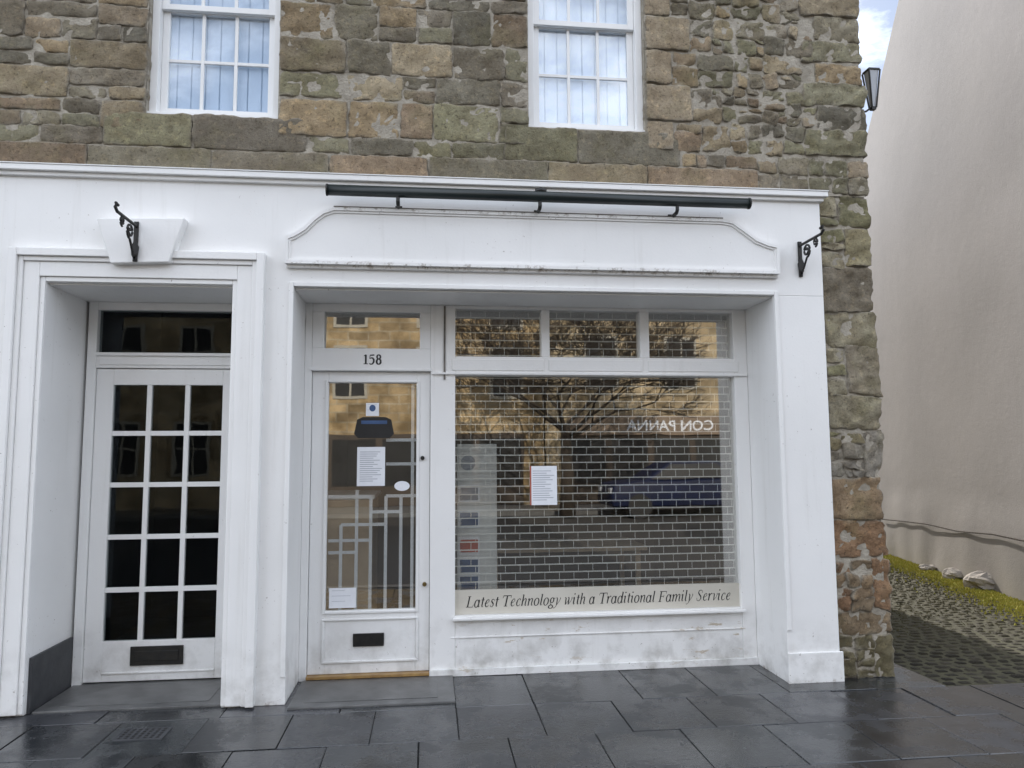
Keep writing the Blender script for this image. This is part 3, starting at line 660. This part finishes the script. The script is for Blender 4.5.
# ---------------------------------------------------------------- iron hanging brackets
def iron(px,py0,py1,Y,label):
    x,z1=A(px,py0,Y); z0=AZ(px,py1,Y)
    t=E('iron_bracket',(x,Y,z0),label,'bracket')
    mk('back_plate',MB().box(x-.014,x+.014,Y-.012,Y,z0,z1).tube([(x,Y-.02,z0+.02),(x,Y-.005,z0+.02)],.012,8).tube([(x,Y-.02,z1-.02),(x,Y-.005,z1-.02)],.012,8),M_black,t,.002)
    L=.30; za=z1-.03
    mk('arm',MB().tube([(x,Y-.012,za),(x,Y-L,za),(x,Y-L-.03,za+.02),(x,Y-L-.02,za+.045),(x,Y-L+.01,za+.04)],.010,8),M_black,t)
    pts=[]
    for i in range(26):
        u=i/25; an=-math.pi/2+u*3.4*math.pi; r=.05*(1-u*.8); pts.append((x,Y-.10-r*math.cos(an),za-.06+r*math.sin(an)))
    pts=[(x,Y-.012,z0+.03),(x,Y-.05,z0+.05)]+pts
    mk('scroll',MB().tube(pts,.008,6),M_black,t)
    pts=[]
    for i in range(20):
        u=i/19; an=-math.pi/2+u*3*math.pi; r=.032*(1-u*.8); pts.append((x,Y-.22-r*math.cos(an),za-.035+r*math.sin(an)))
    mk('scroll',MB().tube(pts,.007,6),M_black,t)
    mk('leaf_ornament',MB().prism([(x-.02,z0+.04),(x,z0),(x+.02,z0+.04),(x+.026,z0+.09),(x,z0+.15),(x-.026,z0+.09)],Y-.02,Y-.0125),M_black,t,.003)
iron(137,222,262,4.814,'black iron hanging bracket fixed to the keystone over the left doorway')
iron(799,242,277,4.899,'black iron hanging bracket at the right end of the white shopfront')
# ---------------------------------------------------------------- lantern on the alley corner
LY=5.3
lx,lz=A(871,72,LY); lzb=AZ(869,108,LY)
t=E('wall_lantern',(Xc,LY,lzb),'small dark framed lantern on the alley side of the stone corner','lantern')
mk('bracket_arm',MB().tube([(Xc-.03,LY,lzb-.05),(Xc+.08,LY,lzb-.06),(lx-.06,LY,lzb-.03),(lx-.02,LY,lzb)],.008,8),M_black,t)
s_=.046;b_=.018
mk('lamp_hood',MB().box(lx-s_,lx+s_,LY-s_,LY+s_,lz,lz+.012).add([(lx-s_,LY-s_,lz+.013),(lx+s_,LY-s_,lz+.013),(lx+s_,LY+s_,lz+.013),(lx-s_,LY+s_,lz+.013),(lx,LY,lz+.035)],[(0,1,4),(1,2,4),(2,3,4),(3,0,4)]),M_black,t)
def frust(mb,s0,s1,z0,z1):
    return mb.add([(lx+a*s0,LY+b*s0,z0) for a,b in((-1,-1),(1,-1),(1,1),(-1,1))]+[(lx+a*s1,LY+b*s1,z1) for a,b in((-1,-1),(1,-1),(1,1),(-1,1))],[(0,1,5,4),(1,2,6,5),(2,3,7,6),(3,0,4,7),(3,2,1,0),(4,5,6,7)])
mk('lamp_glass',frust(MB(),b_-.004,s_-.008,lzb+.01,lz-.001),M_lampglass,t)
mb=MB()
for a_,c_ in((-1,-1),(1,-1),(1,1),(-1,1)): mb.tube([(lx+a_*b_,LY+c_*b_,lzb),(lx+a_*s_,LY+c_*s_,lz)],.007,6)
mb.box(lx-b_,lx+b_,LY-b_,LY+b_,lzb-.015,lzb+.008)
mk('lamp_frame',mb,M_black,t)
# ---------------------------------------------------------------- security grille, door grille
gb=MB(); yg=YB+.062
gzb,gzt=z_b0-.01,z_u1+.01; gx0_,gx1_=wx0-.01,wx1+.01
r=0; z=gzb; st=.057; cw=.108
while z<gzt:
    gb.box(gx0_,gx1_,yg-.0055,yg+.0035,z-.0038,z+.0038)
    x=gx0_+(cw/2 if r%2 else 0.02)
    while x<gx1_: gb.box(x-.0019,x+.0019,yg-.007,yg-.0056,z+.0039,z+st-.0039); x+=cw
    z+=st; r+=1
mk('security_grille',gb,M_steel,None,label='brick pattern roller grille of thin steel links behind the large shop window glass',cat='security grille')
dg=MB(); yd=YB+.030
def ln(x0,y0,x1,y1,wd=.022):
    a=A(x0,y0,yd);b=A(x1,y1,yd)
    if x0==x1: dg.box(a[0]-wd/2,a[0]+wd/2,yd,yd+.006,a[1],b[1])
    else: dg.box(a[0],b[0],yd+.0065,yd+.012,a[1]-wd/2,a[1]+wd/2)
for q in((328,541,371,541),(328,553,357,553),(371,512,401,512),(341,525,386,525),(328,497,371,497),(386,496,416,496),(386,440,416,440),(386,464,416,464),(328,590,357,590)): ln(*q)
for q in((341,525,341,610),(357,490,357,610),(371,497,371,610),(386,496,386,610),(401,496,401,610),(413,384,413,610)): ln(*q)
mk('door_grille',dg,M_paper,None,label='white geometric bar grille behind the shop door glass',cat='grille')
# ---------------------------------------------------------------- notices and stickers
def paper(px,lines,label,name='paper_notice',cat='notice',Y=YB+.0175,mat=M_paper,th=.0012):
    x0,x1,z0,z1=RP(*px,Y)
    t=E(name,((x0+x1)/2,Y,z0),label,cat)
    mk('sheet',MB().box(x0,x1,Y,Y+th,z0,z1),mat,t)
    if lines:
        mb=MB(); h=(z1-z0)
        for i in range(lines):
            z=z1-h*(.12+.8*i/lines); e=random.uniform(.55,.9); mb.box(x0+.1*(x1-x0),x0+(x1-x0)*e,Y-.0008,Y-.0002,z-h*.014,z)
        mk('printed_lines',mb,M_print,t)
    return t,(x0,x1,z0,z1)
t,r_=paper((530,466,557,505),14,'white printed notice taped inside the large shop window')
mk('red_heading',MB().box(r_[0],r_[0]+.010,YB+.0162,YB+.0168,r_[2],r_[3]),M_red,t)
paper((357,447,385,486),15,'white printed notice taped to the shop door glass')
t,r_=paper((366,403,379,416),2,'small white card with a dark emblem high on the shop door',cat='card',name='small_card')
mk('emblem',MB().disc((r_[0]+r_[1])/2,YB+.0155,(r_[2]+r_[3])/2+.01,.022,.024,.0008),M_blue,t)
paper((329,588,356,608),3,'white business card sticker at the bottom left of the shop door glass',name='window_sticker',cat='sticker')
x0,x1,z0,z1=RP(354,417,394,438,YB+.01)
t=E('glass_badge',((x0+x1)/2,YB,z0),'dark blue and black badge sticker below the small card on the shop door','sticker')
mk('badge',MB().prism([(x0,z0+.03),(x0+.03,z0),(x1-.03,z0),(x1,z0+.03),(x1-.02,z1-.02),(x1-.06,z1),(x0+.06,z1),(x0+.02,z1-.02)],YB+.016,YB+.0175),M_ink,t)
mk('badge_stripe',MB().box(x0+.05,x1-.05,YB+.0152,YB+.0158,z1-.05,z1-.025),M_blue,t)
q=A(402,486,YB+.016); mk('oval_sticker',MB().disc(q[0],YB+.0165,q[1],.055,.035,.001),M_paper,None,label='small white oval sticker beside the notice on the shop door',cat='sticker')
# ---------------------------------------------------------------- display stand and counter in the shop
yds=5.50
x0,x1,z0,z1=RP(457,444,497,604,yds)
t=E('display_stand',((x0+x1)/2,yds+.05,.03),'tall pale display stand with picture cards at the left of the shop window','display stand')
mk('panel',MB().box(x0,x1,yds,yds+.04,.25,z1),M_panel,t,.004); mk('base',MB().box(x0-.02,x1+.03,yds-.01,yds+.2,.031,.25),M_clean,t,.01)
q=A(468,463,yds-.005); mk('round_emblem',MB().disc(q[0],yds-.004,q[1],.055,.055,.003,24),M_print,t)
for i,(yy,mm) in enumerate(((494,M_print),(519,M_blue),(546,M_red),(566,M_blue),(583,M_blue))):
    a=RP(460,yy-8,478,yy+8,yds-.005); mk('picture_card',MB().box(a[0]-.012,a[1]+.012,yds-.004,yds-.0005,a[2]-.008,a[3]+.008),M_paper,t); mk('picture',MB().box(a[0],a[1],yds-.006,yds-.0045,a[2]+.012,a[3]-.012),mm,t)
a=RP(328,500,371,612,5.49)
t=E('shop_counter',(-.6,6.0,.03),'pale wooden counter inside behind the shop door','counter')
mk('counter_body',MB().box(-.98,a[1],5.53,6.2,.031,a[3]),M_wood,t,.01); mk('counter_top',MB().box(-1.0,a[1]+.02,5.525,6.23,a[3]+.001,a[3]+.035),M_clean,t,.006)
t=E('display_table',(1.2,6.7,.03),'low display table standing in the middle of the dark shop','table')
mk('table_top',MB().box(.5,1.9,6.4,7.1,.70,.74),M_wood,t,.005)
for a_ in(.55,1.81):
    for b_ in(6.45,7.01): mk('leg',MB().box(a_,a_+.04,b_,b_+.04,.031,.6995),M_wood,t)
# ---------------------------------------------------------------- ground, pavement, road
mk('ground',MB().quad((-400,-400,-.30),(400,-400,-.30),(400,400,-.30),(-400,400,-.30)),M_ground,kind='structure')
mk('road',MB().box(-60,60,-9.3,1.7,-.29,-.13),M_asph,kind='structure')
mk('kerb',MB().box(-60,60,1.7,1.85,-.28,-.002),M_conc,kind='structure')
mk('opposite_pavement',MB().box(-60,60,-14,-9.3,-.28,-.01),M_conc,kind='structure')
mk('pavement_bed',MB().box(-60,60,1.851,4.2,-.28,-.010).box(-60,3.15,4.201,5.6,-.28,-.0101),M_joint,kind='structure')
mk('alley_bed',MB().box(3.151,60,4.201,16,-.28,-.0142),M_grit,kind='structure')
pv=MB()
rows=[(4.72,5.42),(4.2,4.72),(3.66,4.2),(3.14,3.66),(2.6,3.14),(2.0,2.6)]
offx=[.0,.17,-.05,.2,.0,.1]
for (y0,y1),o in zip(rows,offx):
    x=o-.486*15
    while x<6.2:
        w=.486 if y0<4.7 else random.choice((.486,.7,.6))
        k=random.uniform(.6,1.5); c=(k,k*random.uniform(.97,1.02),k*random.uniform(.95,1.04)); dz=random.uniform(-.002,.0015)
        xa,xb=x+.003,x+w-.003
        if not(y0>4.3 and xa>3.2) and not(y0>4.1 and xa>3.7):
            yy0,yy1=y0+.003,y1-.003
            tl=[random.uniform(-.003,.003) for _ in range(4)]
            b=.003
            pv.add([(xa,yy0,-.02),(xb,yy0,-.02),(xb,yy1,-.02),(xa,yy1,-.02),(xa,yy0,dz-b),(xb,yy0,dz-b),(xb,yy1,dz-b),(xa,yy1,dz-b),(xa+b,yy0+b,dz+tl[0]),(xb-b,yy0+b,dz+tl[1]),(xb-b,yy1-b,dz+tl[2]),(xa+b,yy1-b,dz+tl[3])],
              [(0,1,5,4),(1,2,6,5),(2,3,7,6),(3,0,4,7),(4,5,9,8),(5,6,10,9),(6,7,11,10),(7,4,8,11),(8,9,10,11)],c)
        x+=w
mk('pavement',pv,M_pave,kind='structure')
mk('doorstep',MB().box(X_s0+.03,.17,4.80,YB-.052,-.01,.012),M_conc,B,.005)
mk('step_panel',MB().box(X_s0+.12,.06,4.88,5.28,.0121,.0155),M_conc,B,.002)
dcx,dcy=G(143,734)
t=E('drain_cover',(dcx,dcy,0),'small dark metal access cover set in the wet pavement at lower left','drain cover')
mk('cover_frame',MB().box(dcx-.13,dcx+.13,dcy-.09,dcy+.09,-.012,.004),M_plinth,t,.002)
mb=MB()
for i in range(7):
    for j in range(5): mb.box(dcx-.11+i*.034,dcx-.11+i*.034+.016,dcy-.075+j*.032,dcy-.075+j*.032+.016,.0041,.006)
mk('tread_pattern',mb,M_black,t)
st_=MB()
y=4.22; r=0
while y<12:
    x=3.19+(.06 if r%2 else 0)+( .5 if y<4.35 else 0)
    while x<8.2:
        w=random.uniform(.09,.15); d=.088; k=random.uniform(.5,1.45); c=(k,k*.97,k*.9)
        vs=[];n=4; cz=-.006+random.uniform(-.005,.004)
        for b in range(n+1):
            for a in range(n+1):
                u=a/n;v=b/n; q=max(abs(u-.5),abs(v-.5))*2
                vs.append((x+.004+(w-.008)*u+noise.noise(Vector((y*5,x,v)))*.008,y+.004+(d-.008)*v+noise.noise(Vector((x*3+u*.4,y*.3,1)))*.03,cz-.007*q**5-(.014 if q==1 else 0)+noise.noise(Vector((x*9+u,y*9+v,0)))*.004))
        st_.add(vs,[(b*(n+1)+a,b*(n+1)+a+1,(b+1)*(n+1)+a+1,(b+1)*(n+1)+a) for b in range(n) for a in range(n)],c)
        x+=w
    y+=.089; r+=1
mk('alley_setts',st_,M_sett,kind='structure',smooth=True)
# ---------------------------------------------------------------- neighbouring building
n1=Vector(G(888,553)); n2=Vector(G(1024,600)); dv=(n1-n2).normalized()
def wx(Y): return n2.x+(Y-n2.y)*dv.x/dv.y
def wallhit(px,py):
    d=ray(px,py); nrm=Vector((dv.y,-dv.x)); t=(n2.dot(nrm))/(d.x*nrm.x+d.y*nrm.y); return Vector((d.x*t,d.y*t,EYE+d.z*t))
h1_=wallhit(899,0); h2_=wallhit(871,118); sl_=(h1_.z-h2_.z)/(h1_.y-h2_.y)
Yr=8.6; zr=h1_.z+sl_*(Yr-h1_.y); Yb=h2_.y+2.2; zbk=h2_.z+sl_*2.2; Yf=4.95; zf=zr-abs(sl_)*(Yr-Yf)
prof=[(Yf,-.1),(Yb,-.1),(Yb,zbk),(Yr,zr),(Yf,zf)]
NB=E('rendered_house',(9,8,0),'tall cream rendered gable wall of the house across the alley','building')
mb=MB()
vs=[];fs=[];ny,nz_=60,60
for b in range(nz_+1):
    for a in range(ny+1):
        Y=Yf+(Yb-Yf)*a/ny
        top=zr-abs(sl_)*(Yr-Y) if Y<Yr else zr+sl_*(Y-Yr)
        z=-.1+(top+.1)*b/nz_
        o=noise.fractal(Vector((Y*.5,z*.5,3)),1,2,2)*.012
        if z<.9: o-= .04*(1-max(0,z)/.9)**.5*(1+noise.noise(Vector((Y*2,0,z))))
        vs.append((wx(Y)+o,Y,z))
for b in range(nz_):
    for a in range(ny): fs.append((b*(ny+1)+a+1,b*(ny+1)+a,(b+1)*(ny+1)+a,(b+1)*(ny+1)+a+1))
mb.add(vs,fs)
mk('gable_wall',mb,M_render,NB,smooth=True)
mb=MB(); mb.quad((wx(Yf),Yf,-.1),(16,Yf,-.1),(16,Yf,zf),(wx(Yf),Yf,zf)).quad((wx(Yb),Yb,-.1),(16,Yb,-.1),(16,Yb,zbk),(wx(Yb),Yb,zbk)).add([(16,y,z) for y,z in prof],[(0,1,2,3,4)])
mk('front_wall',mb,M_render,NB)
mb=MB(); e=.03
mb.add([(wx(Yf)+.06,Yf-.15,zf-.05),(16,Yf-.15,zf-.05),(16,Yr,zr+e),(wx(Yr)+.06,Yr,zr+e),(wx(Yb)+.06,Yb+.15,zbk-.05),(16,Yb+.15,zbk-.05)],[(0,1,2,3),(3,2,5,4)])
mk('roof',mb,M_slate,NB)
wh=[wallhit(884,519),wallhit(905,521),wallhit(930,524),wallhit(960,531),wallhit(995,534),wallhit(1024,540),wallhit(1080,549)]
mk('wall_cable',MB().tube([(p.x-.05,p.y-.02,p.z) for p in wh],.009,6),M_bark,None,label='thin brown cable sagging along the foot of the cream wall',cat='cable')
def rock(px,py,s,label):
    x,y=G(px,py); vs=[];fs=[];nu,nv=18,12; mb=MB()
    for j in range(nv+1):
        for i in range(nu):
            th=math.pi*j/nv; ph=2*math.pi*i/nu; d=Vector((math.sin(th)*math.cos(ph),math.sin(th)*math.sin(ph),math.cos(th)))
            k=1+.5*noise.noise(d*1.3+Vector((px,0,0)))+.2*noise.noise(d*4+Vector((px,0,0)))
            k=min(k,1.12)
            vs.append((x+d.x*s*1.25*k,y+d.y*s*k,s*.22+d.z*s*.62*k))
    for j in range(nv):
        for i in range(nu): fs.append((j*nu+i,(j+1)*nu+i,(j+1)*nu+(i+1)%nu,j*nu+(i+1)%nu))
    mb.add(vs,fs); mk('rubble_stone',mb,M_rock,None,label=label,cat='stone')
rock(957,578,.14,'pale rubble stone in the moss below the cream wall, middle of three')
rock(992,588,.22,'largest pale rubble stone lying against the foot of the cream wall')
rock(928,570,.09,'smallest pale rubble stone farthest along the foot of the cream wall')
ms=MB()
for i in range(10000):
    u=random.random(); Y=5.5+u*7; w_=abs(random.gauss(0,.22)); x=wx(Y)-.06-w_; s=random.uniform(.01,.03)*(1 if w_<.25 else .6)
    a=random.uniform(0,6.28); hh=random.uniform(.008,.035)
    ms.add([(x+s*math.cos(a+k*2.1),Y+s*math.sin(a+k*2.1),-.012) for k in range(3)]+[(x,Y,hh-.01)],[(0,1,3),(1,2,3),(2,0,3)])
mk('moss',ms,M_moss,None,kind='stuff',label='yellow green moss growing along the foot of the cream wall',cat='moss')
gv=MB()
for i in range(9000):
    Y=random.uniform(6.0,11.5); x=random.uniform(3.8,7.4)
    if x>wx(Y)-.08 or random.random()>(Y-5.6)/2.2: continue
    s=random.uniform(.006,.016); a=random.uniform(0,6.28)
    gv.add([(x+s*math.cos(a+k*1.57)*random.uniform(.7,1.2),Y+s*math.sin(a+k*1.57),-.008) for k in range(4)]+[(x,Y,s*.6-.006)],[(0,1,4),(1,2,4),(2,3,4),(3,0,4)])
mk('gravel',gv,M_gravel,None,kind='stuff',label='loose gravel scattered over the far setts of the alley',cat='gravel')
# ---------------------------------------------------------------- opposite side of the street (seen reflected in the glass)
YO=-12
def townhouse(x0,x1,H,mat,label,wins,shop,name='town_house'):
    t=E(name,((x0+x1)/2,YO-4,0),label,'building')
    mk('wall',MB().box(x0,x1,YO-8,YO,-.05,H),mat,t)
    mk('roof',MB().add([(x0,YO+.2,H+.001),(x1,YO+.2,H+.001),(x1,YO-4,H+2.6),(x0,YO-4,H+2.6),(x0,YO-8.2,H+.001),(x1,YO-8.2,H+.001)],[(0,3,2,1),(3,4,5,2),(0,1,5,4),(1,2,5),(0,4,3)]),M_slate,t)
    mk('chimney',MB().box(x0+.1,x0+1.2,YO-4.6,YO-3.4,H+1.5,H+3.9),mat,t)
    for wx_,wz,ww,wh_ in wins:
        f=MB().box(wx_-ww/2-.06,wx_+ww/2+.06,YO+.002,YO+.03,wz-.06,wz+wh_+.06); o=mk('window',f,M_frame,t)
        g=MB()
        for i in(0,1):
            for j in(0,1): g.box(wx_-ww/2+.03+i*ww/2,wx_-ww/2+ww/2-.03+i*ww/2,YO+.031,YO+.04,wz+.03+j*wh_/2,wz+wh_/2-.03+j*wh_/2)
        mk('pane',g,M_winglass,o)
    for a,b,fm in shop:
        o=mk('shopfront',MB().box(a,b,YO+.002,YO+.15,0,2.15),fm,t)
        g=MB(); k=max(2,int((b-a)/1.3)); d=(b-a)/k
        for i in range(k): g.box(a+i*d+.1,a+(i+1)*d-.1,YO+.151,YO+.16,.6,2.0)
        mk('shop_glass',g,M_winglass,o)
    return t
sx0,sz0=A(711,421,22.8-0.0); sx1,sz1=A(625,431,22.8)
townhouse(3.6,11.5,6.6,M_opp2,'pale sandstone house across the street with a tan shop fascia',[(5.4,3.6,.95,1.6),(8.0,3.6,.95,1.6),(10.4,3.6,.95,1.6)],[(4.2,11.0,M_fdark)])
sg=E('shop_sign',((sx0+sx1)/2,YO+.2,min(sz0,sz1)-.15),'long tan shop sign with white lettering across the street','sign')
zc=(sz0+sz1)/2
mk('sign_board',MB().box(4.3,10.9,YO+.16,YO+.22,zc-.28,zc+.32),M_fascia,sg,.01)
text('CON PANNA',min(sx0,sx1),max(sx0,sx1),zc-.15,zc+.18,YO+.223,M_paper,'sign_lettering',sg,face=1,depth=.01,offset=.01)
townhouse(-3.6,3.55,7.4,M_opp,'brown sandstone house across the street with steep slate roof',[(x,z,.9,1.5) for x in(-2.4,.1,2.4) for z in(3.3,5.5)],[(-3.0,2.9,M_fdark)])
townhouse(-12,-3.65,6.9,M_opp2,'long pale sandstone house at the left across the street',[(x,z,.95,1.5) for x in(-11,-9,-7,-5) for z in(1.0,3.9)],[])
townhouse(11.6,20,8.0,M_opp,'tall brown sandstone house at the far right across the street',[(x,z,.95,1.5) for x in(13,15,17,19) for z in(3.4,5.8)],[(12,19,M_fdark)])
tr=E('bare_tree',(3.6,-8.5,0),'bare winter street tree with spreading branches across the road','tree')
mk('trunk',MB().tube([(3.6,-8.5,-.1),(3.63,-8.5,1),(3.58,-8.48,1.8),(3.6,-8.5,2.3)],[.22,.18,.15,.12],10),M_bark,tr,smooth=True)
cr=MB()
def branch(p,d,L,r,dep):
    q=p+d*L*.5+Vector((random.uniform(-.1,.1),random.uniform(-.1,.1),random.uniform(0,.1)))*L; e=q+(d+Vector((random.uniform(-.25,.25),random.uniform(-.25,.25),.12))).normalized()*L*.5
    cr.tube([p,q,e],[r,r*.8,r*.6],5 if dep>2 else 3,False)
    if dep==0:return
    for i in range(3):
        ax=Vector((random.gauss(0,1),random.gauss(0,1),random.gauss(0,.6))).normalized(); nd=(d+ax*.85).normalized(); nd.z=max(nd.z,-.15)
        branch(e if i<2 else q,nd,L*random.uniform(.66,.84),max(.010,r*.55),dep-1)
for k in range(7):
    a=k*.9; branch(Vector((3.6,-8.5,1.9+.06*k)),Vector((math.cos(a)*1.1,math.sin(a)*.7,.6)).normalized(),1.4,.055,6)
mk('branches',cr,M_bark,tr)
def car(cx,cy,mat,label):
    t=E('parked_car',(cx,cy,-.13),label,'car'); z0=-.13
    low=[(-2.0,.30),(-2.02,.55),(-1.95,.85),(-1.2,.95),(1.2,.98),(2.0,.92),(2.08,.6),(2.05,.28)]
    cab=[(-1.15,.94),(-.45,1.42),(.9,1.46),(1.75,1.0)]
    def ex(pts,w0,w1,zb,zt):
        mb=MB();n=len(pts);vs=[]
        for s in(-1,1):
            for x,z in pts:
                w=w0+(w1-w0)*max(0,min(1,(z-zb)/(zt-zb))); vs.append((cx+x,cy+s*w,z0+z))
        return mb.add(vs,[tuple(range(n)),tuple(range(2*n-1,n-1,-1))]+[((i+1)%n,i,i+n,(i+1)%n+n) for i in range(n)])
    mk('body',ex(low[::-1],.86,.82,.3,.95),mat,t,.05,True)
    mk('cabin',ex(cab[::-1],.80,.62,.94,1.45),mat,t,.04)
    g=[(-.95,.98),(-.42,1.36),(.85,1.39),(1.45,1.03)]
    mk('window_glass',ex(g[::-1],.812,.655,.94,1.45),M_winglass,t)
    for x in(-1.3,1.3):
        for s in(-1,1):
            wv=mk('wheel',MB().tube([(cx+x,cy+s*.70,z0+.31),(cx+x,cy+s*.88,z0+.31)],.31,20),M_tyre,t)
            mk('rim',MB().tube([(cx+x,cy+s*.881,z0+.31),(cx+x,cy+s*.895,z0+.31)],.15,14),M_tyre,wv)
    for s in(-1,1):
        mk('headlight',MB().box(cx-2.03,cx-1.9,cy+s*.6-.14,cy+s*.6+.14,z0+.62,z0+.76),M_lampglass,t,.02); mk('tail_light',MB().box(cx+1.98,cx+2.07,cy+s*.68-.1,cy+s*.68+.1,z0+.65,z0+.85),M_red,t,.02)
car(A(678,490,19.6)[0],-8.8,M_carblue,'navy hatchback car parked across the road')
